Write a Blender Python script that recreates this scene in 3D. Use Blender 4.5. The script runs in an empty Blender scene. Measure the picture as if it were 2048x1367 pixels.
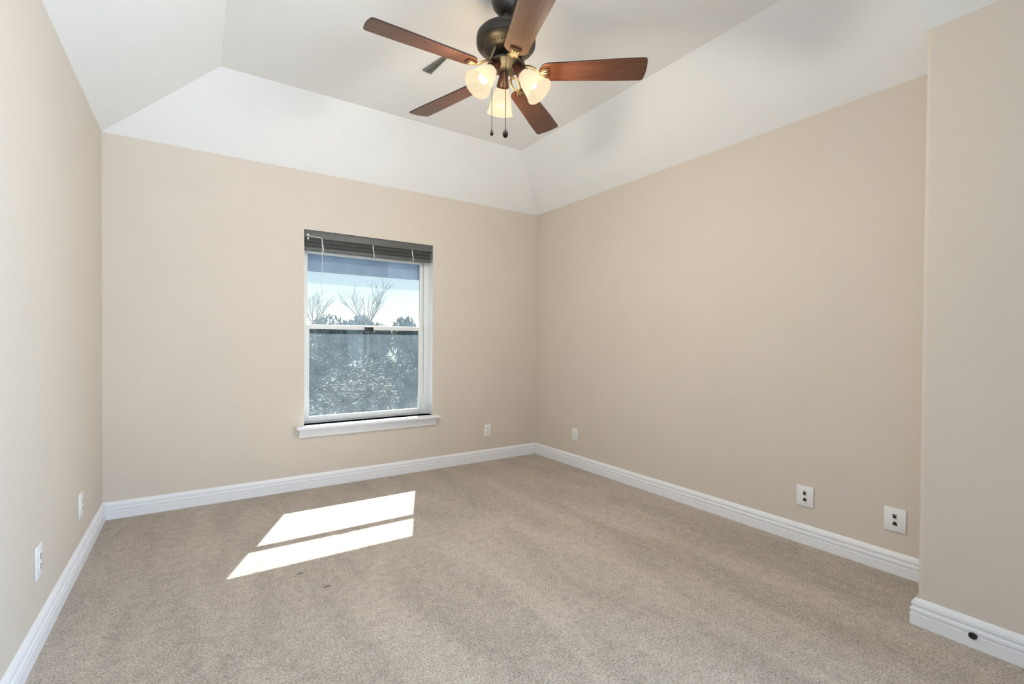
import bpy, bmesh, math, random
from mathutils import Vector, Matrix
random.seed(7)
S = bpy.context.scene
COL = S.collection
D2R = math.radians

# ------------------------------------------------------------------ camera
YAW, PITCH, ROLL = D2R(33.9369), D2R(-0.6395), D2R(0.4225)
FPX, CX, CY = 947.7093, 1029.7187, 693.2963
cd = bpy.data.cameras.new('camera')
cam = bpy.data.objects.new('camera', cd)
COL.objects.link(cam)
hf = Vector((math.sin(YAW), math.cos(YAW), 0))
r0 = Vector((math.cos(YAW), -math.sin(YAW), 0))
fw = hf * math.cos(PITCH) + Vector((0, 0, math.sin(PITCH)))
u0 = r0.cross(fw)
rv = r0 * math.cos(ROLL) + u0 * math.sin(ROLL)
uv = u0 * math.cos(ROLL) - r0 * math.sin(ROLL)
m = Matrix((rv, uv, -fw)).transposed().to_4x4()
m.translation = Vector((0, 0, 1.14))
cam.matrix_world = m
cd.sensor_width = 36.0
cd.lens = FPX / 2048 * 36.0
cd.shift_x = -(CX - 1024) / 2048
cd.shift_y = (CY - 683.5) / 2048
cd.clip_start = 0.05
cd.clip_end = 500
S.camera = cam

# ------------------------------------------------------------------ view, world, sun, daylight, rear fill
S.view_settings.view_transform = 'Standard'
S.view_settings.look = 'None'
S.view_settings.gamma = 1.0
S.view_settings.use_curve_mapping = False
S.view_settings.exposure = 0.09
S.cycles.use_denoising = True
S.cycles.max_bounces = 10
S.cycles.diffuse_bounces = 6
S.cycles.transparent_max_bounces = 16

w = bpy.data.worlds.new('sky')
S.world = w
w.use_nodes = True
wn = w.node_tree
wn.nodes.clear()
sky = wn.nodes.new('ShaderNodeTexSky')
sky.sky_type = 'NISHITA'
sky.sun_disc = False
sky.sun_elevation = D2R(45)
sky.sun_rotation = D2R(22)
sky.air_density = 1.0
sky.dust_density = 0.6
bg = wn.nodes.new('ShaderNodeBackground')
bg.inputs['Strength'].default_value = 0.10
wo = wn.nodes.new('ShaderNodeOutputWorld')
wn.links.new(sky.outputs[0], bg.inputs[0])
wn.links.new(bg.outputs[0], wo.inputs[0])

def light(name, kind, loc, direction, energy, color, **kw):
    l = bpy.data.lights.new(name, kind)
    l.energy = energy
    l.color = color
    for k, v in kw.items():
        setattr(l, k, v)
    o = bpy.data.objects.new(name, l)
    o.location = loc
    o.rotation_euler = Vector(direction).to_track_quat('-Z', 'Y').to_euler()
    COL.objects.link(o)
    return o

light('sun', 'SUN', (3, 9, 8), (-0.44, -1.0, -1.13), 17.0, (1.0, 0.975, 0.945), angle=D2R(0.5))
# rear one is added fill through a made-up opening; side one is window daylight
light('fill_rear', 'AREA', (0.30, -2.12, 1.25), (0.02, 1, 0.26), 13.0, (0.88, 0.95, 1.0), shape='RECTANGLE', size=1.5, size_y=1.9, spread=D2R(66))
light('daylight_side', 'AREA', (2.80, -0.95, 1.25), (-1, 0.75, -0.06), 70.0, (0.47, 0.72, 1.0), shape='RECTANGLE', size=1.2, size_y=1.3, spread=D2R(100))

# ------------------------------------------------------------------ helpers
def tag(o, label=None, cat=None, group=None, kind=None):
    if label: o['label'] = label
    if cat: o['category'] = cat
    if group: o['group'] = group
    if kind: o['kind'] = kind
    return o

def empty(name, loc=(0, 0, 0), rot=(0, 0, 0)):
    o = bpy.data.objects.new(name, None)
    o.location = loc
    o.rotation_euler = rot
    o.empty_display_size = 0.05
    COL.objects.link(o)
    return o

def obj(name, bm, mats, parent=None, smooth=None, recalc=True):
    if recalc:
        bmesh.ops.recalc_face_normals(bm, faces=bm.faces[:])
    me = bpy.data.meshes.new(name)
    bm.to_mesh(me)
    bm.free()
    for mt in (mats if isinstance(mats, (list, tuple)) else [mats]):
        me.materials.append(mt)
    if smooth is not None:
        for p in me.polygons:
            p.use_smooth = True
        try:
            me.set_sharp_from_angle(angle=D2R(smooth))
        except Exception:
            pass
    o = bpy.data.objects.new(name, me)
    COL.objects.link(o)
    if parent:
        o.parent = parent
    return o

def box(bm, a, b, bevel=0.0, mat=0, M=None, seg=2):
    a, b = Vector(a), Vector(b)
    t = bmesh.new()
    bmesh.ops.create_cube(t, size=1.0)
    for v in t.verts:
        v.co = Vector(((a.x + b.x) / 2 + v.co.x * (b.x - a.x), (a.y + b.y) / 2 + v.co.y * (b.y - a.y), (a.z + b.z) / 2 + v.co.z * (b.z - a.z)))
    if bevel > 0:
        bmesh.ops.bevel(t, geom=t.edges[:], offset=bevel, segments=seg, affect='EDGES', profile=0.5)
    merge(bm, t, mat, M)

def merge(bm, t, mat=0, M=None):
    mp = {}
    for v in t.verts:
        mp[v] = bm.verts.new(M @ v.co if M else v.co)
    for f in t.faces:
        try:
            nf = bm.faces.new([mp[v] for v in f.verts])
            nf.material_index = mat
        except ValueError:
            pass
    t.free()

def lathe(bm, prof, n=48, M=None, mat=0, close=False):
    t = bmesh.new()
    rings = []
    for r, z in prof:
        if r < 1e-6:
            rings.append([t.verts.new((0, 0, z))])
        else:
            rings.append([t.verts.new((r * math.cos(2 * math.pi * i / n), r * math.sin(2 * math.pi * i / n), z)) for i in range(n)])
    pairs = list(zip(rings, rings[1:]))
    if close:
        pairs.append((rings[-1], rings[0]))
    for A, B in pairs:
        for i in range(n):
            j = (i + 1) % n
            if len(A) == 1 and len(B) == 1: continue
            if len(A) == 1: t.faces.new((A[0], B[i], B[j]))
            elif len(B) == 1: t.faces.new((A[i], A[j], B[0]))
            else: t.faces.new((A[i], A[j], B[j], B[i]))
    merge(bm, t, mat, M)

def tube(bm, pts, r, n=10, M=None, mat=0, closed=False, flat=1.0):
    pts = [Vector(p) for p in pts]
    t = bmesh.new()
    rings = []
    N = len(pts)
    for i, p in enumerate(pts):
        a = pts[i - 1] if (i > 0 or closed) else p
        b = pts[(i + 1) % N] if (i < N - 1 or closed) else p
        d = (b - a).normalized()
        up = Vector((0, 0, 1)) if abs(d.z) < 0.95 else Vector((1, 0, 0))
        s = d.cross(up).normalized()
        q = s.cross(d).normalized()
        rr = r[i] if isinstance(r, (list, tuple)) else r
        rings.append([t.verts.new(p + s * rr * math.cos(2 * math.pi * k / n) + q * rr * flat * math.sin(2 * math.pi * k / n)) for k in range(n)])
    for i in range(N if closed else N - 1):
        A, B = rings[i], rings[(i + 1) % N]
        for k in range(n):
            t.faces.new((A[k], A[(k + 1) % n], B[(k + 1) % n], B[k]))
    if not closed:
        t.faces.new(rings[0][::-1])
        t.faces.new(rings[-1])
    merge(bm, t, mat, M)

def prism(bm, outline, z0, z1, M=None, mat=0, bevel=0.0):
    t = bmesh.new()
    A = [t.verts.new((x, y, z0)) for x, y in outline]
    B = [t.verts.new((x, y, z1)) for x, y in outline]
    n = len(outline)
    t.faces.new(A[::-1])
    t.faces.new(B)
    for i in range(n):
        t.faces.new((A[i], A[(i + 1) % n], B[(i + 1) % n], B[i]))
    if bevel:
        es = [e for e in t.edges if abs(e.verts[0].co.z - e.verts[1].co.z) < 1e-6]
        bmesh.ops.bevel(t, geom=es, offset=bevel, segments=2, affect='EDGES', profile=0.5)
    merge(bm, t, mat, M)

def sphere(bm, c, r, M=None, mat=0, sz=1.0, seg=16):
    t = bmesh.new()
    bmesh.ops.create_uvsphere(t, u_segments=seg, v_segments=max(6, seg // 2), radius=r)
    for v in t.verts:
        v.co = Vector((v.co.x, v.co.y, v.co.z * sz)) + Vector(c)
    merge(bm, t, mat, M)

# ------------------------------------------------------------------ materials
def nmat(name):
    mt = bpy.data.materials.new(name)
    mt.use_nodes = True
    nt = mt.node_tree
    return mt, nt, nt.nodes['Principled BSDF'], nt.nodes['Material Output']

def plain(name, col, rough=0.5, metal=0.0, spec=0.5, noise=0.0, nscale=40.0, bump=0.0, bscale=200.0):
    mt, nt, b, out = nmat(name)
    b.inputs['Base Color'].default_value = (*col, 1)
    b.inputs['Roughness'].default_value = rough
    b.inputs['Metallic'].default_value = metal
    b.inputs['Specular IOR Level'].default_value = spec
    tc = nt.nodes.new('ShaderNodeTexCoord')
    if noise > 0:
        n = nt.nodes.new('ShaderNodeTexNoise')
        n.inputs['Scale'].default_value = nscale
        n.inputs['Detail'].default_value = 3
        nt.links.new(tc.outputs['Object'], n.inputs['Vector'])
        r = nt.nodes.new('ShaderNodeValToRGB')
        r.color_ramp.elements[0].position = 0.3
        r.color_ramp.elements[1].position = 0.7
        r.color_ramp.elements[0].color = (*[c * (1 - noise) for c in col], 1)
        r.color_ramp.elements[1].color = (*[min(1, c * (1 + noise)) for c in col], 1)
        nt.links.new(n.outputs['Fac'], r.inputs['Fac'])
        nt.links.new(r.outputs['Color'], b.inputs['Base Color'])
    if bump > 0:
        n2 = nt.nodes.new('ShaderNodeTexNoise')
        n2.inputs['Scale'].default_value = bscale
        n2.inputs['Detail'].default_value = 2
        nt.links.new(tc.outputs['Object'], n2.inputs['Vector'])
        bp = nt.nodes.new('ShaderNodeBump')
        bp.inputs['Strength'].default_value = bump
        bp.inputs['Distance'].default_value = 0.002
        nt.links.new(n2.outputs['Fac'], bp.inputs['Height'])
        nt.links.new(bp.outputs['Normal'], b.inputs['Normal'])
    return mt

M_wall = plain('beige_wall_paint', (0.655, 0.590, 0.517), 0.75, spec=0.25, noise=0.012, nscale=3, bump=0.12, bscale=160)
M_ceil = plain('white_ceiling_paint', (0.86, 0.875, 0.89), 0.85, spec=0.2, noise=0.01, nscale=4, bump=0.12, bscale=180)
M_trim = plain('white_trim_paint', (0.82, 0.83, 0.86), 0.4, spec=0.4, noise=0.01, nscale=15)
M_vinyl = plain('white_window_vinyl', (0.74, 0.76, 0.75), 0.4, spec=0.4, noise=0.01, nscale=20)
M_plate = plain('white_plastic', (0.82, 0.82, 0.82), 0.35, spec=0.5, noise=0.01, nscale=60)
M_dark = plain('dark_plastic', (0.02, 0.02, 0.022), 0.4, noise=0.1, nscale=80)
M_bronze = plain('oil_rubbed_bronze', (0.036, 0.030, 0.024), 0.38, metal=0.35, spec=0.6, noise=0.15, nscale=25)
M_brass = plain('antique_brass', (0.27, 0.21, 0.13), 0.36, metal=0.75, spec=0.6, noise=0.2, nscale=40)
M_brown = plain('dark_brown_metal', (0.055, 0.020, 0.010), 0.35, metal=0.3, noise=0.15, nscale=40)
M_black = plain('matte_black_knob', (0.010, 0.009, 0.008), 0.85, spec=0.12, noise=0.1, nscale=60)
M_blind = plain('grey_blind_slats', (0.105, 0.108, 0.105), 0.5, noise=0.12, nscale=30)
M_cord = plain('white_cord', (0.75, 0.75, 0.73), 0.6, noise=0.02, nscale=90)
M_vent = plain('grey_vent_metal', (0.19, 0.195, 0.18), 0.5, metal=0.2, noise=0.2, nscale=60)
M_ventd = plain('vent_throat', (0.06, 0.06, 0.058), 0.7, noise=0.2, nscale=40)
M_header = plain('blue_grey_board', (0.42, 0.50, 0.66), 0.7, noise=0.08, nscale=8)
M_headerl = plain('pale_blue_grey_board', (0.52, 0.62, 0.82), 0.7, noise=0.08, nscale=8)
M_brick = plain('outside_wall', (0.42, 0.36, 0.30), 0.85, noise=0.15, nscale=12)
M_bark = plain('bare_bark', (0.36, 0.35, 0.34), 0.9, noise=0.25, nscale=9)
M_lawn = plain('dry_winter_grass', (0.085, 0.09, 0.065), 0.95, noise=0.35, nscale=1.3)

def leafmat(name, c):
    mt, nt, b, out = nmat(name)
    oi = nt.nodes.new('ShaderNodeTexCoord')
    n = nt.nodes.new('ShaderNodeTexNoise')
    n.inputs['Scale'].default_value = 5.0
    n.inputs['Detail'].default_value = 4
    nt.links.new(oi.outputs['Object'], n.inputs['Vector'])
    r = nt.nodes.new('ShaderNodeValToRGB')
    r.color_ramp.elements[0].position = 0.35
    r.color_ramp.elements[1].position = 0.68
    r.color_ramp.elements[0].color = (*[x * 0.55 for x in c], 1)
    r.color_ramp.elements[1].color = (*[x * 1.6 for x in c], 1)
    nt.links.new(n.outputs['Fac'], r.inputs['Fac'])
    nt.links.new(r.outputs['Color'], b.inputs['Base Color'])
    b.inputs['Roughness'].default_value = 0.8
    return mt
M_leaf = leafmat('shrub_leaves', (0.060, 0.070, 0.052))
M_leaf2 = leafmat('dry_shrub_leaves', (0.12, 0.11, 0.075))
M_leaf3 = leafmat('far_tree_leaves', (0.21, 0.24, 0.24))  # distance haze put into the leaf colour: paler and bluer

def carpet_material():
    mt, nt, b, out = nmat('beige_carpet')
    L = nt.links.new
    N = nt.nodes.new
    tc = N('ShaderNodeTexCoord')
    # yarn tufts
    n1 = N('ShaderNodeTexNoise'); n1.inputs['Scale'].default_value = 150; n1.inputs['Detail'].default_value = 3; n1.inputs['Roughness'].default_value = 0.7
    n1.inputs['Distortion'].default_value = 0.6
    L(tc.outputs['Object'], n1.inputs['Vector'])
    r1 = N('ShaderNodeValToRGB')
    r1.color_ramp.elements[0].position = 0.30; r1.color_ramp.elements[0].color = (0.22, 0.18, 0.145, 1)
    r1.color_ramp.elements[1].position = 0.70; r1.color_ramp.elements[1].color = (0.66, 0.595, 0.52, 1)
    e = r1.color_ramp.elements.new(0.5); e.color = (0.45, 0.39, 0.33, 1)
    L(n1.outputs['Fac'], r1.inputs['Fac'])
    # brushed pile: broad soft streaks running toward the window wall
    mp = N('ShaderNodeMapping'); mp.inputs['Rotation'].default_value = (0, 0, D2R(28)); mp.inputs['Scale'].default_value = (3.2, 0.9, 1)
    L(tc.outputs['Object'], mp.inputs['Vector'])
    n2 = N('ShaderNodeTexNoise'); n2.inputs['Scale'].default_value = 1.3; n2.inputs['Detail'].default_value = 3; n2.inputs['Distortion'].default_value = 0.8
    L(mp.outputs['Vector'], n2.inputs['Vector'])
    r2 = N('ShaderNodeMapRange'); r2.inputs['From Min'].default_value = 0.35; r2.inputs['From Max'].default_value = 0.65
    r2.inputs['To Min'].default_value = 0.91; r2.inputs['To Max'].default_value = 1.12
    L(n2.outputs['Fac'], r2.inputs['Value'])
    n3 = N('ShaderNodeTexNoise'); n3.inputs['Scale'].default_value = 22; n3.inputs['Detail'].default_value = 3
    L(tc.outputs['Object'], n3.inputs['Vector'])
    r3 = N('ShaderNodeMapRange'); r3.inputs['From Min'].default_value = 0.3; r3.inputs['From Max'].default_value = 0.7
    r3.inputs['To Min'].default_value = 0.90; r3.inputs['To Max'].default_value = 1.10
    L(n3.outputs['Fac'], r3.inputs['Value'])
    mu = N('ShaderNodeMath'); mu.operation = 'MULTIPLY'
    L(r2.outputs[0], mu.inputs[0]); L(r3.outputs[0], mu.inputs[1])
    last = mu.outputs[0]
    # two small dark stains in front of the sunlit patch
    for (sx, sy, rad) in ((0.505, 2.292, 0.020), (0.422, 2.493, 0.022)):
        vm = N('ShaderNodeVectorMath'); vm.operation = 'SUBTRACT'; vm.inputs[1].default_value = (sx, sy, 0)
        L(tc.outputs['Object'], vm.inputs[0])
        sc = N('ShaderNodeVectorMath'); sc.operation = 'MULTIPLY'; sc.inputs[1].default_value = (0.9, 1.8, 0)
        L(vm.outputs[0], sc.inputs[0])
        ln = N('ShaderNodeVectorMath'); ln.operation = 'LENGTH'
        L(sc.outputs[0], ln.inputs[0])
        mr = N('ShaderNodeMapRange'); mr.inputs['From Min'].default_value = rad * 0.4; mr.inputs['From Max'].default_value = rad
        mr.inputs['To Min'].default_value = 0.35; mr.inputs['To Max'].default_value = 1.0
        L(ln.outputs['Value'], mr.inputs['Value'])
        m2 = N('ShaderNodeMath'); m2.operation = 'MULTIPLY'
        L(last, m2.inputs[0]); L(mr.outputs[0], m2.inputs[1])
        last = m2.outputs[0]
    mx = N('ShaderNodeVectorMath'); mx.operation = 'SCALE'
    L(r1.outputs['Color'], mx.inputs[0]); L(last, mx.inputs['Scale'])
    L(mx.outputs[0], b.inputs['Base Color'])
    b.inputs['Roughness'].default_value = 1.0
    b.inputs['Specular IOR Level'].default_value = 0.05
    b.inputs['Sheen Weight'].default_value = 0.15
    bp = N('ShaderNodeBump'); bp.inputs['Strength'].default_value = 0.7; bp.inputs['Distance'].default_value = 0.006
    L(n1.outputs['Fac'], bp.inputs['Height'])
    bp2 = N('ShaderNodeBump'); bp2.inputs['Strength'].default_value = 0.5; bp2.inputs['Distance'].default_value = 0.02
    L(n3.outputs['Fac'], bp2.inputs['Height']); L(bp.outputs['Normal'], bp2.inputs['Normal'])
    L(bp2.outputs['Normal'], b.inputs['Normal'])
    return mt
M_carpet = carpet_material()

def wood_material():
    mt, nt, b, out = nmat('walnut_blade_wood')
    L = nt.links.new; N = nt.nodes.new
    tc = N('ShaderNodeTexCoord')
    mp = N('ShaderNodeMapping'); mp.inputs['Scale'].default_value = (1.5, 26, 10)
    L(tc.outputs['Object'], mp.inputs['Vector'])
    n = N('ShaderNodeTexNoise'); n.inputs['Scale'].default_value = 4; n.inputs['Detail'].default_value = 6; n.inputs['Distortion'].default_value = 0.5
    L(mp.outputs['Vector'], n.inputs['Vector'])
    r = N('ShaderNodeValToRGB')
    r.color_ramp.elements[0].position = 0.3; r.color_ramp.elements[0].color = (0.050, 0.016, 0.008, 1)
    r.color_ramp.elements[1].position = 0.72; r.color_ramp.elements[1].color = (0.105, 0.037, 0.017, 1)
    L(n.outputs['Fac'], r.inputs['Fac'])
    L(r.outputs['Color'], b.inputs['Base Color'])
    b.inputs['Roughness'].default_value = 0.34
    b.inputs['Coat Weight'].default_value = 0.25
    b.inputs['Coat Roughness'].default_value = 0.22
    b.inputs['Specular IOR Level'].default_value = 0.5
    return mt
M_wood = wood_material()
M_edge = plain('dark_blade_edge', (0.03, 0.014, 0.008), 0.45, noise=0.15, nscale=30)

def glass_material():
    mt, nt, b, out = nmat('hazy_window_glass')
    nt.nodes.remove(b)
    L = nt.links.new; N = nt.nodes.new
    tr = N('ShaderNodeBsdfTransparent'); tr.inputs['Color'].default_value = (0.93, 0.965, 0.97, 1)
    tl = N('ShaderNodeBsdfTranslucent'); tl.inputs['Color'].default_value = (0.66, 0.83, 0.95, 1)
    gl = N('ShaderNodeBsdfGlossy'); gl.inputs['Roughness'].default_value = 0.03
    tc = N('ShaderNodeTexCoord')
    n = N('ShaderNodeTexNoise'); n.inputs['Scale'].default_value = 7; n.inputs['Detail'].default_value = 6; n.inputs['Roughness'].default_value = 0.65
    L(tc.outputs['Object'], n.inputs['Vector'])
    mr = N('ShaderNodeMapRange'); mr.inputs['From Min'].default_value = 0.3; mr.inputs['From Max'].default_value = 0.7
    mr.inputs['To Min'].default_value = 0.030; mr.inputs['To Max'].default_value = 0.054
    L(n.outputs['Fac'], mr.inputs['Value'])
    m1 = N('ShaderNodeMixShader')
    L(mr.outputs[0], m1.inputs['Fac']); L(tr.outputs[0], m1.inputs[1]); L(tl.outputs[0], m1.inputs[2])
    m2 = N('ShaderNodeMixShader'); m2.inputs['Fac'].default_value = 0.003
    L(m1.outputs[0], m2.inputs[1]); L(gl.outputs[0], m2.inputs[2])
    L(m2.outputs[0], out.inputs['Surface'])
    return mt
M_glass = glass_material()

def shade_material():
    mt, nt, b, out = nmat('frosted_lamp_glass')
    nt.nodes.remove(b)
    L = nt.links.new; N = nt.nodes.new
    tl = N('ShaderNodeBsdfTranslucent'); tl.inputs['Color'].default_value = (0.0042, 0.0036, 0.0028, 1)
    tr = N('ShaderNodeBsdfTransparent'); tr.inputs['Color'].default_value = (0.86, 0.76, 0.58, 1)
    mx = N('ShaderNodeMixShader'); mx.inputs['Fac'].default_value = 0.40
    L(tl.outputs[0], mx.inputs[1]); L(tr.outputs[0], mx.inputs[2])
    em = N('ShaderNodeEmission'); em.inputs['Color'].default_value = (1.0, 0.86, 0.62, 1); em.inputs['Strength'].default_value = 0.64
    ad = N('ShaderNodeAddShader')
    L(mx.outputs[0], ad.inputs[0]); L(em.outputs[0], ad.inputs[1])
    L(ad.outputs[0], out.inputs['Surface'])
    return mt
M_shade = shade_material()
def bulb_material():
    mt, nt, b, out = nmat('lit_bulb')
    b.inputs['Base Color'].default_value = (0.012, 0.011, 0.009, 1)
    b.inputs['Emission Color'].default_value = (1.0, 0.82, 0.55, 1)
    b.inputs['Emission Strength'].default_value = 0.95
    return mt
M_bulb = bulb_material()

# ------------------------------------------------------------------ room
XL, XR, YB, YR = -0.488, 2.890, 3.902, -1.95
H, HF = 2.428, 2.799
XB, YBMP = 2.444, 0.676        # nearer wall on the right: its face and its end
IB, IL, IR = 0.492, 0.612, 0.544
WX0, WX1, WZ0, WZ1 = 0.685, 1.745, 0.485, 1.985   # window opening
T = 0.20

bm = bmesh.new()
box(bm, (XL - T, YR - T, -0.12), (XR + T, YB + T, 0.0))
floor = obj('floor', bm, M_carpet); tag(floor, kind='structure')

def wall_with_hole(name, axis, p0, p1, a0, a1, z1, hole, mats):
    """wall slab between planes p0..p1 on axis, along the other axis a0..a1, with one rectangular hole"""
    bm = bmesh.new()
    h0, h1, hz0, hz1 = hole
    cells_a = [a0, h0, h1, a1]; cells_z = [0.0, hz0, hz1, z1]
    def P(p, a, z): return (a, p, z) if axis == 'y' else (p, a, z)
    V = {}
    def gv(p, a, z):
        k = (p, a, z)
        if k not in V: V[k] = bm.verts.new(P(p, a, z))
        return V[k]
    for i in range(3):
        for j in range(3):
            if i == 1 and j == 1: continue
            for p in (p0, p1):
                bm.faces.new([gv(p, cells_a[i], cells_z[j]), gv(p, cells_a[i + 1], cells_z[j]), gv(p, cells_a[i + 1], cells_z[j + 1]), gv(p, cells_a[i], cells_z[j + 1])])
    def quad(A, B, mat):
        f = bm.faces.new([gv(p0, *A), gv(p0, *B), gv(p1, *B), gv(p1, *A)]); f.material_index = mat
    for A, B in (((h0, hz0), (h1, hz0)), ((h1, hz0), (h1, hz1)), ((h1, hz1), (h0, hz1)), ((h0, hz1), (h0, hz0))): quad(A, B, 1)
    for i in range(3):
        quad((cells_a[i], 0.0), (cells_a[i + 1], 0.0), 0); quad((cells_a[i], z1), (cells_a[i + 1], z1), 0)
        quad((a0, cells_z[i]), (a0, cells_z[i + 1]), 0); quad((a1, cells_z[i]), (a1, cells_z[i + 1]), 0)
    o = obj(name, bm, mats); tag(o, kind='structure')
    return o

wall_with_hole('wall_back', 'y', YB, YB + T, XL - T, XR + T, H + 0.10, (WX0, WX1, WZ0, WZ1), [M_wall, M_trim])
wall_with_hole('wall_rear', 'y', YR, YR - 0.12, XL - T, XR + T, HF + 0.05, (-0.46, 1.10, 0.25, 2.30), [M_wall, M_trim])  # opening added to let the rear fill light in
bm = bmesh.new(); box(bm, (XL - T, YR, 0), (XL, YB, H + 0.10)); tag(obj('wall_left', bm, M_wall), kind='structure')
bm = bmesh.new(); box(bm, (XR, YBMP, 0), (XR + T, YB, H + 0.10)); tag(obj('wall_right', bm, M_wall), kind='structure')
# nearer right wall with a rounded outside corner
def bullnose(x, y, r, n=6):
    return [(x + r - r * math.cos(t), y - r + r * math.sin(t)) for t in [i * math.pi / 2 / n for i in range(n + 1)]]
bm = bmesh.new()
out = [(XB, -0.40)] + bullnose(XB, YBMP, 0.020, 8) + [(XR + T, YBMP), (XR + T, -0.40)]
prism(bm, out, 0.0, H)
box(bm, (XB, YR, 0), (XB + 0.16, -1.50, H)); box(bm, (XB, -1.50, 0), (XB + 0.16, -0.40, 0.55)); box(bm, (XB, -1.50, 2.05), (XB + 0.16, -0.40, H))
tag(obj('wall_right_front', bm, M_wall, smooth=40), kind='structure')

# ceiling: flat middle, slopes to every wall, and the nearer slope above the right front wall
bm = bmesh.new()
def face(*pts):
    bm.faces.new([bm.verts.new(p) for p in pts])
xl, xr, yb = XL + IL, XR - IR, YB - IB
BS = (HF - 2.404) / 0.60                     # steepness of the near right slope
xb2 = XB - 0.60
face((xl, YR, HF), (xb2, YR, HF), (xb2, YBMP, HF), (xr, YBMP, HF), (xr, yb, HF), (xl, yb, HF))
face((XL, YR, H), (XL, YB, H), (xl, yb, HF), (xl, YR, HF))
face((XL, YB, H), (XR, YB, H), (xr, yb, HF), (xl, yb, HF))
face((XR, YB, H), (XR, YBMP, H), (xr, YBMP, HF), (xr, yb, HF))
face((XB, YBMP, 2.404), (XB, YR, 2.404), (xb2, YR, HF), (xb2, YBMP, HF))
face((XB, YBMP, 2.404), (xb2, YBMP, HF), (xr, YBMP, HF), (XR, YBMP, H), (XR, YBMP, 2.404))
face((XB, YBMP, 2.404), (XR + T, YBMP, 2.404), (XR + T, YR, 2.404), (XB, YR, 2.404))
bmesh.ops.remove_doubles(bm, verts=bm.verts[:], dist=1e-5)
ceiling = obj('ceiling', bm, M_ceil, recalc=True); tag(ceiling, kind='structure')
bm = bmesh.new(); box(bm, (XL - T, YR - T, HF + 0.02), (XR + T, YB + T, HF + 0.14))
tag(obj('ceiling_slab', bm, M_ceil), kind='structure')

# baseboards: moulded profile (distance from wall, height)
BP = [(0.0, 0.0), (0.018, 0.0), (0.018, 0.046), (0.013, 0.048), (0.013, 0.053), (0.017, 0.055), (0.018, 0.061), (0.017, 0.067), (0.011, 0.070), (0.010, 0.077), (0.014, 0.080), (0.0145, 0.086), (0.0125, 0.094), (0.008, 0.101), (0.005, 0.106), (0.0, 0.108)]
def baseboard(name, path, parent=None):
    """path: floor points (x, y) with the room on the left-hand side of travel"""
    bm = bmesh.new()
    pts = [Vector((x, y, 0)) for x, y in path]
    rings = []
    for i, p in enumerate(pts):
        ns = []
        if i > 0:
            d = (p - pts[i - 1]).normalized(); ns.append(Vector((-d.y, d.x, 0)))
        if i < len(pts) - 1:
            d = (pts[i + 1] - p).normalized(); ns.append(Vector((-d.y, d.x, 0)))
        n = ns[0] if len(ns) == 1 else (ns[0] + ns[1]) / (1 + ns[0].dot(ns[1]))
        rings.append([bm.verts.new(p + n * o + Vector((0, 0, z))) for o, z in BP])
    for A, B in zip(rings, rings[1:]):
        for k in range(len(BP)):
            bm.faces.new((A[k], A[(k + 1) % len(BP)], B[(k + 1) % len(BP)], B[k]))
    bm.faces.new(rings[0]); bm.faces.new(rings[-1][::-1])
    o = obj(name, bm, M_trim, smooth=25); tag(o, kind='structure')
    return o
baseboard('baseboard_left', [(XL, YB - 0.0181), (XL, YR)])
baseboard('baseboard_back', [(XR, YB), (XL, YB)])
baseboard('baseboard_right', [(XR, YBMP + 0.02), (XR, YB - 0.0181)])
baseboard('baseboard_right_front', [(XB, YR), (XB, YBMP), (XR - 0.0181, YBMP)])

# ------------------------------------------------------------------ window
win = empty('window_1', (0, 0, 0)); tag(win, 'white single-hung window with a raised grey blind in the back wall', 'window', kind='structure')
FY0, FY1 = 4.000, 4.085
bm = bmesh.new()
box(bm, (WX0, FY0, WZ0), (WX0 + 0.030, FY1, WZ1), 0.002); box(bm, (WX1 - 0.042, FY0, WZ0), (WX1, FY1, WZ1), 0.002)
box(bm, (WX0 + 0.03, FY0, WZ0), (WX1 - 0.042, FY1, WZ0 + 0.025), 0.002); box(bm, (WX0 + 0.03, FY0, WZ1 - 0.035), (WX1 - 0.042, FY1, WZ1), 0.002)
obj('window_frame', bm, M_vinyl, win, smooth=30)
def sash(name, x0, x1, z0, z1, y0, y1, stile, top, bottom):
    bm = bmesh.new()
    b = 0.003
    box(bm, (x0, y0, z0), (x0 + stile, y1, z1), b); box(bm, (x1 - stile, y0, z0), (x1, y1, z1), b)
    box(bm, (x0 + stile, y0, z0), (x1 - stile, y1, z0 + bottom), b); box(bm, (x0 + stile, y0, z1 - top), (x1 - stile, y1, z1), b)
    o = obj(name, bm, M_vinyl, win, smooth=30)
    g = bmesh.new()
    yc = (y0 + y1) / 2
    box(g, (x0 + stile, yc - 0.002, z0 + bottom), (x1 - stile, yc + 0.002, z1 - top))
    gp = obj('glass_pane', g, M_glass, o)
    gp['label'] = 'hazy window pane'
    return o
lower = sash('lower_sash', 0.700, 1.690, WZ0 + 0.012, 1.262, 3.990, 4.014, 0.038, 0.034, 0.042)
upper = sash('upper_sash', 0.700, 1.700, 1.232, 1.955, 4.017, 4.040, 0.030, 0.131, 0.032)
lk = bmesh.new()
box(lk, (1.168, 3.976, 1.220), (1.240, 3.990, 1.254), 0.003)
lathe(lk, [(0, 0.010), (0.008, 0.009), (0.012, 0.005), (0.012, 0.0)], 20, Matrix.Translation((1.206, 3.980, 1.238)) @ Matrix.Rotation(math.pi / 2, 4, 'X'))
box(lk, (1.200, 3.970, 1.230), (1.232, 3.977, 1.240), 0.002)
lko = obj('sash_lock', lk, M_dark, lower, smooth=30); lko['label'] = 'dark sash lock'
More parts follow.
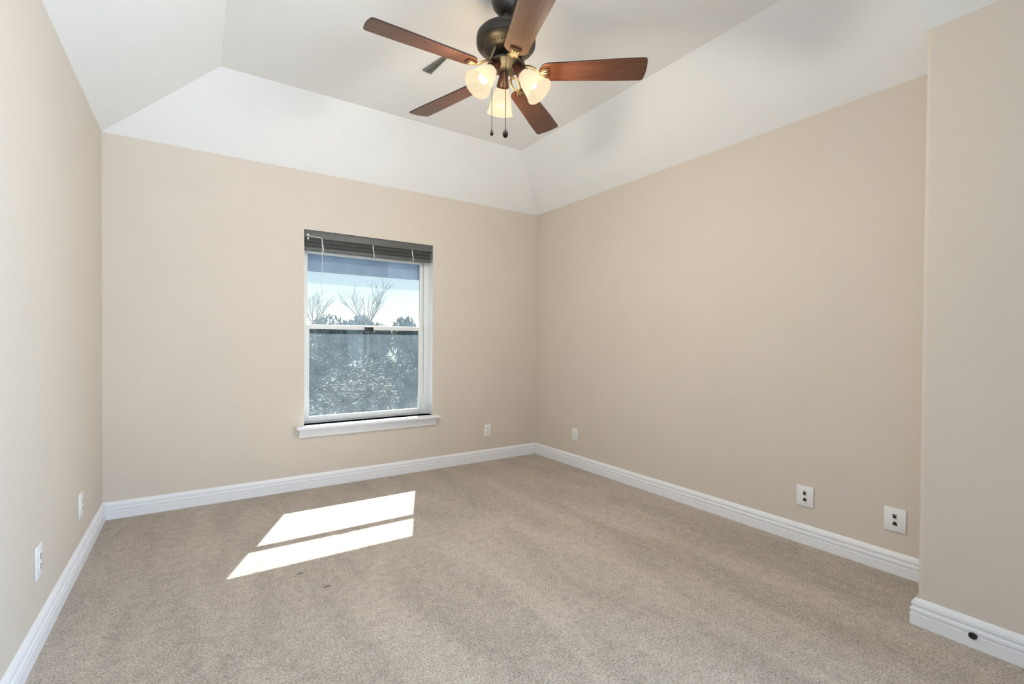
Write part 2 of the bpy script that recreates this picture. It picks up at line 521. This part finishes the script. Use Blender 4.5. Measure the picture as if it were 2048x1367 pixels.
# stool (inner sill) with horns and its apron
bm = bmesh.new()
prism(bm, [(0.620, 3.845), (0.628, 3.826), (1.792, 3.826), (1.800, 3.845), (1.800, YB), (WX1, YB), (WX1, FY0), (WX0, FY0), (WX0, YB), (0.620, YB)], WZ0 - 0.022, WZ0, bevel=0.005)
obj('window_sill', bm, M_trim, win, smooth=30)
bm = bmesh.new()
box(bm, (0.648, 3.882, 0.396), (1.776, YB, WZ0 - 0.022), 0.003)
box(bm, (0.644, 3.864, 0.446), (1.780, YB, WZ0 - 0.022), 0.006)
obj('window_apron', bm, M_trim, win, smooth=30)

# raised horizontal blind
BL = empty('window_blind', (0, 0, 0)); tag(BL, 'dark grey horizontal blind pulled up to the top of the window', 'blind')
bm = bmesh.new(); box(bm, (WX0 + 0.006, 3.908, 1.925), (WX1 - 0.006, 3.955, 1.983), 0.003); obj('headrail', bm, M_blind, BL, smooth=30)
bm = bmesh.new()
nsl = 14
for i in range(nsl):
    z = 1.922 - i * 0.0048
    sag = 0.0015 * math.sin(i * 1.7)
    tl = D2R(6 + 3 * math.sin(i))
    Mx = Matrix.Translation((0, 3.931 + sag, z)) @ Matrix.Rotation(tl, 4, 'X')
    x0, x1 = WX0 + 0.010, WX1 - 0.012
    n = 6
    o2 = [(-0.0245 + 0.049 * k / n, 0.0025 * math.sin(math.pi * k / n)) for k in range(n + 1)]
    t = bmesh.new()
    A = [t.verts.new((x0, y, zz)) for y, zz in o2] + [t.verts.new((x0, y, zz + 0.0018)) for y, zz in reversed(o2)]
    B = [t.verts.new((x1, v.co.y, v.co.z)) for v in A]
    for k in range(len(A)):
        t.faces.new((A[k], A[(k + 1) % len(A)], B[(k + 1) % len(A)], B[k]))
    t.faces.new(A[::-1]); t.faces.new(B)
    merge(bm, t, 0, Mx)
obj('slat_stack', bm, M_blind, BL, smooth=40)
bm = bmesh.new(); box(bm, (WX0 + 0.010, 3.908, 1.833), (WX1 - 0.012, 3.952, 1.852), 0.004); obj('bottom_rail', bm, M_blind, BL, smooth=30)
for x in (0.818, 1.215, 1.555):
    bm = bmesh.new()
    tube(bm, [(x - 0.004, 3.9045, 1.925), (x - 0.003, 3.9035, 1.89), (x + 0.004, 3.9035, 1.86), (x + 0.006, 3.9055, 1.830)], 0.0035, 8)
    o = obj('ladder_cord', bm, M_cord, BL, smooth=60); o['label'] = 'pale ladder cord'
bm = bmesh.new()
tube(bm, [(0.712, 3.906, 1.945), (0.730, 3.902, 1.938), (0.80, 3.902, 1.934), (0.812, 3.902, 1.92), (0.815, 3.902, 1.80), (0.812, 3.905, 1.5), (0.79, 3.908, 1.33), (0.775, 3.908, 1.28), (0.75, 3.908, 1.268), (0.725, 3.908, 1.29), (0.715, 3.908, 1.36)], 0.0022, 8)
o = obj('lift_cord', bm, M_cord, BL, smooth=60); o['label'] = 'pale lift cord'
bm = bmesh.new()
sphere(bm, (0.712, 3.905, 1.945), 0.010); sphere(bm, (0.712, 3.905, 1.918), 0.008)
o = obj('cord_lock', bm, M_cord, BL, smooth=60); o['label'] = 'pale cord lock'

# shade board outside over the upper sash
bm = bmesh.new()
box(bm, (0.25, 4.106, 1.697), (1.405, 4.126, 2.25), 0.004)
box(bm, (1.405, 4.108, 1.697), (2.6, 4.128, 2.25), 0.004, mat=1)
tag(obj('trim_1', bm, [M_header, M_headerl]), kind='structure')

# ------------------------------------------------------------------ outlets
def outlet(loc, rotz, label, group=None, w=0.086, h=0.116, style='duplex'):
    """built facing -Y in its own frame"""
    r = empty('wall_outlet', loc, (0, 0, rotz)); tag(r, label, 'outlet', group)
    bm = bmesh.new(); box(bm, (-w / 2, -0.0075, -h / 2), (w / 2, 0, h / 2), 0.0028); obj('cover_plate', bm, M_plate, r, smooth=40)
    if style == 'duplex':
        for s in (1, -1):
            bm = bmesh.new()
            ol = [(0.0165 * math.cos(a), max(-0.0135, min(0.0135, 0.0185 * math.sin(a)))) for a in [2 * math.pi * k / 24 for k in range(24)]]
            prism(bm, ol, 0.0, 0.0026, Matrix.Translation((0, -0.0070, s * 0.0195)) @ Matrix.Rotation(math.pi / 2, 4, 'X'))
            so = obj('socket_face', bm, M_plate, r, smooth=40)
            bm = bmesh.new()
            for dx, hh in ((-0.0065, 0.0095), (0.0065, 0.0080)):
                box(bm, (dx - 0.0016, -0.0103, s * 0.0195 + 0.0035 - hh / 2), (dx + 0.0016, -0.0090, s * 0.0195 + 0.0035 + hh / 2))
            sphere(bm, (0, -0.0090, s * 0.0195 - 0.0075), 0.0028, seg=10)
            sl = obj('socket_slot', bm, M_dark, so); sl['label'] = 'dark socket slots'
    elif style == 'jack':
        for s, rad in ((1, 0.0085), (-1, 0.0085)):
            bm = bmesh.new()
            box(bm, (-0.011, -0.0098, s * 0.0165 - 0.0135), (0.011, -0.0068, s * 0.0165 + 0.0135), 0.0012)
            so = obj('jack_module', bm, M_plate, r, smooth=40)
            bm = bmesh.new()
            if s > 0:
                lathe(bm, [(0, 0.0), (0.0070, 0.0), (0.0080, 0.004), (0.0, 0.006)], 16, Matrix.Translation((0, -0.0092, s * 0.0165)) @ Matrix.Rotation(math.pi / 2, 4, 'X'))
                box(bm, (-0.010, -0.0104, s * 0.0165 + 0.008), (0.010, -0.0094, s * 0.0165 + 0.0115))
            else:
                prism(bm, [(-0.010, -0.009), (0.011, -0.011), (0.009, 0.003), (0.0, 0.011), (-0.005, 0.005)], 0, 0.0012, Matrix.Translation((0, -0.0094, s * 0.0165)) @ Matrix.Rotation(math.pi / 2, 4, 'X'))
            sl = obj('jack_socket', bm, M_dark, so); sl['label'] = 'dark jack socket'
    for s in ((1, -1) if style == 'jack' else (0,)):
        bm = bmesh.new(); sphere(bm, (0, -0.0075, s * 0.042), 0.003, seg=10); obj('plate_screw', bm, M_plate, r, smooth=60)
    return r
PI = math.pi
outlet((2.315, YB, 0.290), 0, 'small white outlet low on the window wall right of the window', w=0.070, h=0.112)
outlet((XR, 3.292, 0.292), -PI / 2, 'small white outlet on the right wall nearest the far corner', w=0.072, h=0.112)
outlet((XR, 1.309, 0.270), -PI / 2, 'white jack plate on the right wall, second from the near corner', style='jack', w=0.090)
outlet((XR, 0.889, 0.268), -PI / 2, 'white jack plate on the right wall beside the near projecting corner', style='jack', w=0.090)
outlet((XL, 3.205, 0.298), PI / 2, 'white outlet on the left wall nearer the window wall corner', w=0.080, h=0.120)
outlet((XL, 2.432, 0.314), PI / 2, 'white outlet on the left wall nearer the camera', w=0.080, h=0.120)

# cable hole in the near baseboard
ch = empty('cable_grommet', (XB - 0.0184, 0.503, 0.046), (0, 0, 0)); tag(ch, 'small round black cable hole in the baseboard of the near right wall', 'cable hole')
Mg = Matrix.Rotation(-PI / 2, 4, 'Y')
bm = bmesh.new(); lathe(bm, [(0.0095, -0.004), (0.0125, -0.004), (0.0125, 0.0025), (0.0110, 0.004), (0.0095, 0.003)], 24, Mg, close=True); obj('rim', bm, M_dark, ch, smooth=40)
bm = bmesh.new(); lathe(bm, [(0, 0.0012), (0.0094, 0.0012), (0.0094, -0.003), (0, -0.003)], 24, Mg); obj('opening', bm, M_dark, ch, smooth=40)

# ------------------------------------------------------------------ ceiling vent
vt = empty('ceiling_vent', (0, 0, HF)); tag(vt, 'small dark grey metal air vent on the white ceiling left of the fan', 'vent')
c = [Vector((1.150, 2.736, 0)), Vector((1.206, 2.743, 0)), Vector((1.216, 2.530, 0)), Vector((1.194, 2.537, 0))]
def lerp2(u, v):
    return (c[0] * (1 - u) + c[1] * u) * (1 - v) + (c[3] * (1 - u) + c[2] * u) * v
bm = bmesh.new()
def strip(u0, u1, v0, v1, z0, z1, b=bm):
    q = [lerp2(u0, v0), lerp2(u1, v0), lerp2(u1, v1), lerp2(u0, v1)]
    prism(b, [(p.x, p.y) for p in q], z0, z1)
strip(0, 0.2, 0, 1, -0.012, 0); strip(0.8, 1, 0, 1, -0.012, 0); strip(0.2, 0.8, 0, 0.05, -0.012, 0); strip(0.2, 0.8, 0.95, 1, -0.012, 0)
obj('vent_frame', bm, M_vent, vt)
bm = bmesh.new(); strip(0.2, 0.8, 0.05, 0.95, -0.003, 0, bm); obj('vent_throat', bm, M_ventd, vt)
bm = bmesh.new()
for k in range(9):
    v = 0.10 + k * 0.095
    strip(0.2, 0.8, v, v + 0.035, -0.010, -0.003, bm)
obj('louver', bm, M_vent, vt)

# ------------------------------------------------------------------ ceiling fan
FX, FY = 1.2272, 1.9186
ZB, PH = 2.420, 0.5987
fan = empty('ceiling_fan', (FX, FY, HF)); tag(fan, 'bronze ceiling fan with five walnut blades and three lit glass shades', 'ceiling fan')
def fz(z): return z - HF
bm = bmesh.new()
lathe(bm, [(0, 0), (0.072, 0), (0.073, -0.012), (0.070, -0.045), (0.062, -0.070), (0.045, -0.092), (0.026, -0.104), (0.0, -0.106)], 48)
obj('canopy', bm, M_bronze, fan, smooth=40)
bm = bmesh.new(); lathe(bm, [(0, fz(2.70)), (0.019, fz(2.70)), (0.019, fz(2.628)), (0.030, fz(2.626)), (0.030, fz(2.6155)), (0, fz(2.6155))], 32); obj('downrod', bm, M_bronze, fan, smooth=40)
bm = bmesh.new()
lathe(bm, [(0, fz(2.615)), (0.050, fz(2.615)), (0.100, fz(2.612)), (0.128, fz(2.604)), (0.139, fz(2.590)), (0.141, fz(2.578)), (0.141, fz(2.556)), (0.137, fz(2.550)), (0.139, fz(2.545)), (0.132, fz(2.536)), (0.114, fz(2.528)), (0.110, fz(2.526)), (0.092, fz(2.514)), (0.080, fz(2.507)), (0, fz(2.505))], 72)
mh = obj('motor_housing', bm, M_bronze, fan, smooth=35)
bm = bmesh.new()
for k in range(40):
    a = 2 * PI * k / 40
    Mv = Matrix.Rotation(a, 4, 'Z') @ Matrix.Translation((0.1020, 0, fz(2.5195))) @ Matrix.Rotation(D2R(40), 4, 'Y')
    box(bm, (-0.009, -0.0022, -0.0015), (0.009, 0.0022, 0.0025), 0.0008, M=Mv, seg=1)
vr = obj('vent_ribs', bm, M_brass, mh); vr['label'] = 'brass vent ribs'
bm = bmesh.new()
lathe(bm, [(0, fz(2.506)), (0.041, fz(2.506)), (0.041, fz(2.500)), (0.044, fz(2.490)), (0.050, fz(2.480)), (0.062, fz(2.471)), (0.078, fz(2.465)), (0.088, fz(2.458)), (0.084, fz(2.451)), (0.050, fz(2.447)), (0.020, fz(2.444)), (0, fz(2.443))], 48)
lkit = obj('light_kit', bm, M_bronze, fan, smooth=40)

def blade_outline():
    r0_, r1 = 0.160, 0.660
    pts = []
    w0, w1 = 0.052, 0.0685
    # root end, rounded
    for k in range(13):
        a = PI / 2 + PI * k / 12
        pts.append((r0_ + 0.040 + 0.040 * math.cos(a), (w0 + 0.002) * math.sin(a)))
    # lower edge outwards
    for s in (0.35, 0.7):
        pts.append((r0_ + 0.04 + s * (r1 - r0_ - 0.05), -(w0 + (w1 - w0) * min(1, s * 1.2))))
    # tip with clipped corners and a slight curve
    tip = [(r1 - 0.020, -w1), (r1 - 0.009, -w1 + 0.003), (r1 - 0.004, -w1 + 0.012), (r1, -w1 * 0.35), (r1 + 0.001, 0)]
    pts += tip + [(x, -y) for x, y in tip[::-1][1:]]
    for s in (0.7, 0.35):
        pts.append((r0_ + 0.04 + s * (r1 - r0_ - 0.05), (w0 + (w1 - w0) * min(1, s * 1.2))))
    return pts
PITCHB = D2R(-12)
names = ['far right', 'far left', 'left', 'near', 'right']
first_blade = first_iron = None
for k in range(5):
    ang = PH + k * 2 * PI / 5
    if first_blade is None:
        bm = bmesh.new()
        prism(bm, blade_outline(), -0.003, 0.003, bevel=0.001)
        for f in bm.faces:
            if abs(f.normal.z) < 0.5: f.material_index = 1
        bl = obj('blade', bm, [M_wood, M_edge], fan)
        for f in bl.data.polygons:
            f.material_index = 0 if abs(f.normal.z) > 0.8 else 1
        first_blade = bl
        bm = bmesh.new()
        # open loop sloping from the motor down to the blade root
        def drop(x): return 0.034 - (x - 0.085) / 0.075 * 0.041
        tube(bm, [(0.072, 0, 0.090), (0.079, 0, 0.066), (0.086, 0, 0.044), (0.098, 0, drop(0.098) + 0.001)], [0.013, 0.012, 0.010, 0.007], 12, flat=0.55)
        ring = [(0.127 + 0.031 * math.cos(a), 0.0195 * math.sin(a), drop(0.127 + 0.031 * math.cos(a))) for a in [2 * PI * i / 24 for i in range(24)]]
        tube(bm, ring, 0.0066, 8, closed=True, flat=0.7)
        tube(bm, [(0.157, 0, drop(0.157)), (0.168, 0, -0.0085), (0.196, 0, -0.0095)], [0.006, 0.0075, 0.0045], 10, flat=0.55)
        tube(bm, [(0.163, -0.004, -0.0085), (0.180, -0.013, -0.0095), (0.196, -0.017, -0.0092)], [0.004, 0.0045, 0.003], 8, flat=0.55)
        tube(bm, [(0.163, 0.004, -0.0085), (0.180, 0.013, -0.0095), (0.196, 0.017, -0.0092)], [0.004, 0.0045, 0.003], 8, flat=0.55)
        obj('blade_iron', bm, M_brass, fan, smooth=50)
        first_iron = bpy.data.objects['blade_iron']
        bm = bmesh.new()
        prism(bm, [(0.158, -0.016), (0.172, -0.024), (0.198, -0.029), (0.208, -0.024), (0.210, 0), (0.208, 0.024), (0.198, 0.029), (0.172, 0.024), (0.158, 0.016), (0.155, 0)], -0.0075, -0.0032, bevel=0.001)
        for yy in (-0.021, 0.0, 0.021):
            sphere(bm, (0.202, yy, -0.0078), 0.0036, seg=10, sz=0.5)
        fp = obj('fork_plate', bm, M_brown, first_iron, smooth=40); fp['label'] = 'dark brown fork plate'
        cb, ci = bl, first_iron
    else:
        cb = first_blade.copy(); COL.objects.link(cb)
        ci = first_iron.copy(); COL.objects.link(ci)
        cf = fp.copy(); COL.objects.link(cf); cf.parent = ci
    R = Matrix.Translation((0, 0, fz(ZB))) @ Matrix.Rotation(ang, 4, 'Z') @ Matrix.Rotation(PITCHB, 4, 'X')
    for q in (cb, ci):
        q.parent = fan
        q.matrix_local = R

# three shades
EL = D2R(49.9)
AZ0 = 1.1748
for i in range(3):
    a = AZ0 + i * 2 * PI / 3
    d = Vector((math.cos(EL) * math.cos(a), math.cos(EL) * math.sin(a), -math.sin(EL)))
    base = Vector((0.0827 * math.cos(a), 0.0827 * math.sin(a), fz(2.4052)))
    q = d.to_track_quat('Z', 'Y').to_matrix().to_4x4()
    Mt = Matrix.Translation(base) @ q
    bm = bmesh.new(); lathe(bm, [(0, -0.068), (0.013, -0.066), (0.016, -0.050), (0.022, -0.038), (0.026, -0.020), (0.029, -0.004), (0.031, 0.006), (0.029, 0.010), (0.0, 0.010)], 32, Mt)
    cup = obj('socket_cup', bm, M_brown, lkit, smooth=40)
    bm = bmesh.new()
    prof = [(0.0265, 0.002), (0.030, 0.012), (0.037, 0.028), (0.0455, 0.050), (0.051, 0.074), (0.0555, 0.098), (0.061, 0.118), (0.067, 0.131)]
    inner = [(r - 0.003, z) for r, z in prof[::-1]]
    lathe(bm, prof + inner, 40, Mt, close=True)
    sh = obj('lamp_shade', bm, M_shade, fan, smooth=60); sh['label'] = 'lit frosted glass shade'
    bm = bmesh.new(); lathe(bm, [(0, 0.010), (0.012, 0.012), (0.013, 0.03), (0.022, 0.05), (0.027, 0.068), (0.024, 0.084), (0.013, 0.094), (0, 0.097)], 24, Mt)
    obj('bulb', bm, M_bulb, sh, smooth=60)
    pl = bpy.data.lights.new('bulb_light', 'POINT'); pl.energy = 29.0; pl.color = (1.0, 0.91, 0.79); pl.shadow_soft_size = 0.05
    po = bpy.data.objects.new('bulb_light', pl); po.location = Vector((FX, FY, HF)) + base + d * 0.112; COL.objects.link(po)

# pull chains
def chain(x, y, z0, z1, rad, pend_r, pend_sz):
    bm = bmesh.new()
    tube(bm, [(x, y, fz(z0)), (x, y, fz(z1))], rad, 8)
    n = int((z0 - z1) / 0.006)
    for k in range(n):
        sphere(bm, (x, y, fz(z0 - k * 0.006)), rad * 1.5, seg=6)
    o = obj('pull_chain', bm, M_black, fan, smooth=60)
    bm = bmesh.new(); sphere(bm, (x, y, fz(z1) - pend_r * pend_sz * 0.9), pend_r, sz=pend_sz)
    lathe(bm, [(0.0022, 0.010), (0.004, 0.0), (0.0022, -0.002)], 12, Matrix.Translation((x, y, fz(z1) - 0.002)))
    obj('chain_pull', bm, M_black, o, smooth=60)
cvx, cvy = -0.538, -0.843     # towards the camera
chain(0.030 * cvx, 0.030 * cvy, 2.446, 2.135, 0.0014, 0.0135, 1.35)
chain(-0.0655 * 0.83 - 0.01 * cvx, 0.0655 * 0.558 - 0.01 * cvy, 2.452, 2.150, 0.0011, 0.0085, 1.45)

# ------------------------------------------------------------------ outside
bm = bmesh.new()
GZ = -0.45
box(bm, (-25, 4.35, GZ - 0.2), (120, 130, GZ)); tag(obj('ground', bm, M_lawn), kind='structure')

def leaf_cloud(name, n, rx, rz, size, seed, stems=6):
    rnd = random.Random(seed)
    bm = bmesh.new()
    lobes = [(rnd.uniform(-0.55, 0.55) * rx, rnd.uniform(-0.55, 0.55) * rx, rz * rnd.uniform(0.45, 1.25), rnd.uniform(0.45, 0.75)) for _ in range(7)]
    for _ in range(n):
        lx, ly, lz, lr = rnd.choice(lobes)
        while True:
            v = Vector((rnd.uniform(-1, 1), rnd.uniform(-1, 1), rnd.uniform(-1, 1)))
            if 0.25 < v.length < 1: break
        p = Vector((lx + v.x * rx * lr, ly + v.y * rx * lr, max(0.02, lz + v.z * rz * lr)))
        s = size * rnd.uniform(0.6, 1.4)
        e = Vector((rnd.gauss(0, 1), rnd.gauss(0, 1), rnd.gauss(0, 1))).normalized()
        f = e.orthogonal().normalized()
        g = e.cross(f)
        ln = e * s; wd = f * s * 0.42; cu = g * s * 0.15
        vs = [bm.verts.new(p - ln), bm.verts.new(p + wd + cu), bm.verts.new(p + ln), bm.verts.new(p - wd + cu)]
        bm.faces.new((vs[0], vs[1], vs[2])); bm.faces.new((vs[0], vs[2], vs[3]))
    me = bpy.data.meshes.new(name); bm.to_mesh(me); bm.free()
    bm = bmesh.new()
    for k in range(stems):
        a = 2 * PI * k / stems + rnd.uniform(-0.3, 0.3)
        tube(bm, [(0.05 * math.cos(a), 0.05 * math.sin(a), 0), (0.25 * rx * math.cos(a), 0.25 * rx * math.sin(a), rz * 0.7), (0.55 * rx * math.cos(a), 0.55 * rx * math.sin(a), rz * 1.5)], [0.03 * rx, 0.02 * rx, 0.008 * rx], 6)
    ms = bpy.data.meshes.new(name + '_stem'); bm.to_mesh(ms); bm.free()
    ms.materials.append(M_bark)
    return me, ms

def plant(name, meshes, mat, loc, scale, rot, label, cat, group):
    r = empty(name, loc, (0, 0, rot)); r.scale = scale
    tag(r, label, cat, group)
    f = bpy.data.objects.new('foliage', meshes[0]); COL.objects.link(f); f.parent = r
    s = bpy.data.objects.new('stem', meshes[1]); COL.objects.link(s); s.parent = r
    return r
sv = []
for i, mt in enumerate((M_leaf, M_leaf2, M_leaf)):
    ms = leaf_cloud('shrub_leaves', 2600, 0.58, 0.62, 0.05, 20 + i)
    ms[0].materials.append(mt); sv.append(ms)
def at(u, dist):
    """ground point seen in image column u (centre row) at the given distance"""
    a = YAW + math.atan((u - CX) / FPX)
    return dist * math.sin(a), dist * math.cos(a)
# hedge bank beyond the window: rows of shrubs that rise away from the house
k = 0
for row, (dist, sc, n) in enumerate(((6.0, 0.8, 4), (7.9, 1.05, 4), (9.9, 0.9, 6), (12.0, 1.08, 6), (14.2, 0.84, 8), (16.6, 1.08, 8))):
    for j in range(n):
        u = 400 + 750 * (j + 0.5 * (row % 2)) / (n - 0.5)
        x, y = at(u, dist)
        mid = row == 0 and j == 2
        vi = 1 if (row + j) % 4 == 2 else (0 if j % 2 else 2)
        plant('shrub', sv[vi], None, (x, y, GZ), (sc, sc, sc * random.uniform(0.92, 1.06)), random.uniform(0, 6.28),
              'dense grey-green shrub seen through the lower window pane', 'shrub', 'shrubs outside the lower pane')
        k += 1
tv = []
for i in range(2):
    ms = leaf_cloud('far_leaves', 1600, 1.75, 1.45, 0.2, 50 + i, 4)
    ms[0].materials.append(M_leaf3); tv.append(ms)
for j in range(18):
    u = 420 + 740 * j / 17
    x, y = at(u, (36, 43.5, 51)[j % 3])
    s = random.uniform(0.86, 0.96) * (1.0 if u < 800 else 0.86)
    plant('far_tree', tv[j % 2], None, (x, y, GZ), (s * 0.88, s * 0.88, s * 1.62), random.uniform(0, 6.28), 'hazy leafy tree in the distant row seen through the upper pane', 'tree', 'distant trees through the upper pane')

# bare winter tree in the middle of the view
def bare_tree(loc, h, seed, label):
    rnd = random.Random(seed)
    bm = bmesh.new()
    def grow(p, d, l, r, depth):
        q = p + d * l
        mid = (p + q) / 2 + Vector((rnd.gauss(0, 0.05), rnd.gauss(0, 0.05), 0)) * l
        tube(bm, [p, mid, q], [r, r * 0.8, r * 0.6], 6)
        if depth == 0: return
        for k in range(3):
            nd = (d + Vector((rnd.gauss(0, 0.42), rnd.gauss(0, 0.42), rnd.uniform(0.0, 0.25)))).normalized()
            st = p.lerp(q, rnd.uniform(0.55, 1.0)) if k else q
            grow(st, nd, l * rnd.uniform(0.6, 0.85), r * 0.55, depth - 1)
    top = Vector((0, 0, h * 0.45))
    tube(bm, [(0, 0, 0), (0.02, 0.01, h * 0.25), tuple(top)], [0.075, 0.06, 0.05], 8)
    for k in range(6):
        az = 2 * PI * k / 6 + rnd.uniform(-0.3, 0.3); sp = rnd.uniform(0.25, 0.6)
        grow(top - Vector((0, 0, 0.06 * k)), Vector((math.cos(az) * sp, math.sin(az) * sp, 1)).normalized(), h * 0.2, 0.03, 3)
    o = obj('bare_tree', bm, M_bark, smooth=60); o.location = loc
    tag(o, label, 'tree')
    return o
x, y = at(735, 22); bare_tree((x, y, GZ), 4.5, 3, 'bare branching winter tree in the middle of the upper pane')
x, y = at(630, 30); bare_tree((x, y, GZ), 4.9, 9, 'thin bare tree at the left edge of the upper pane')
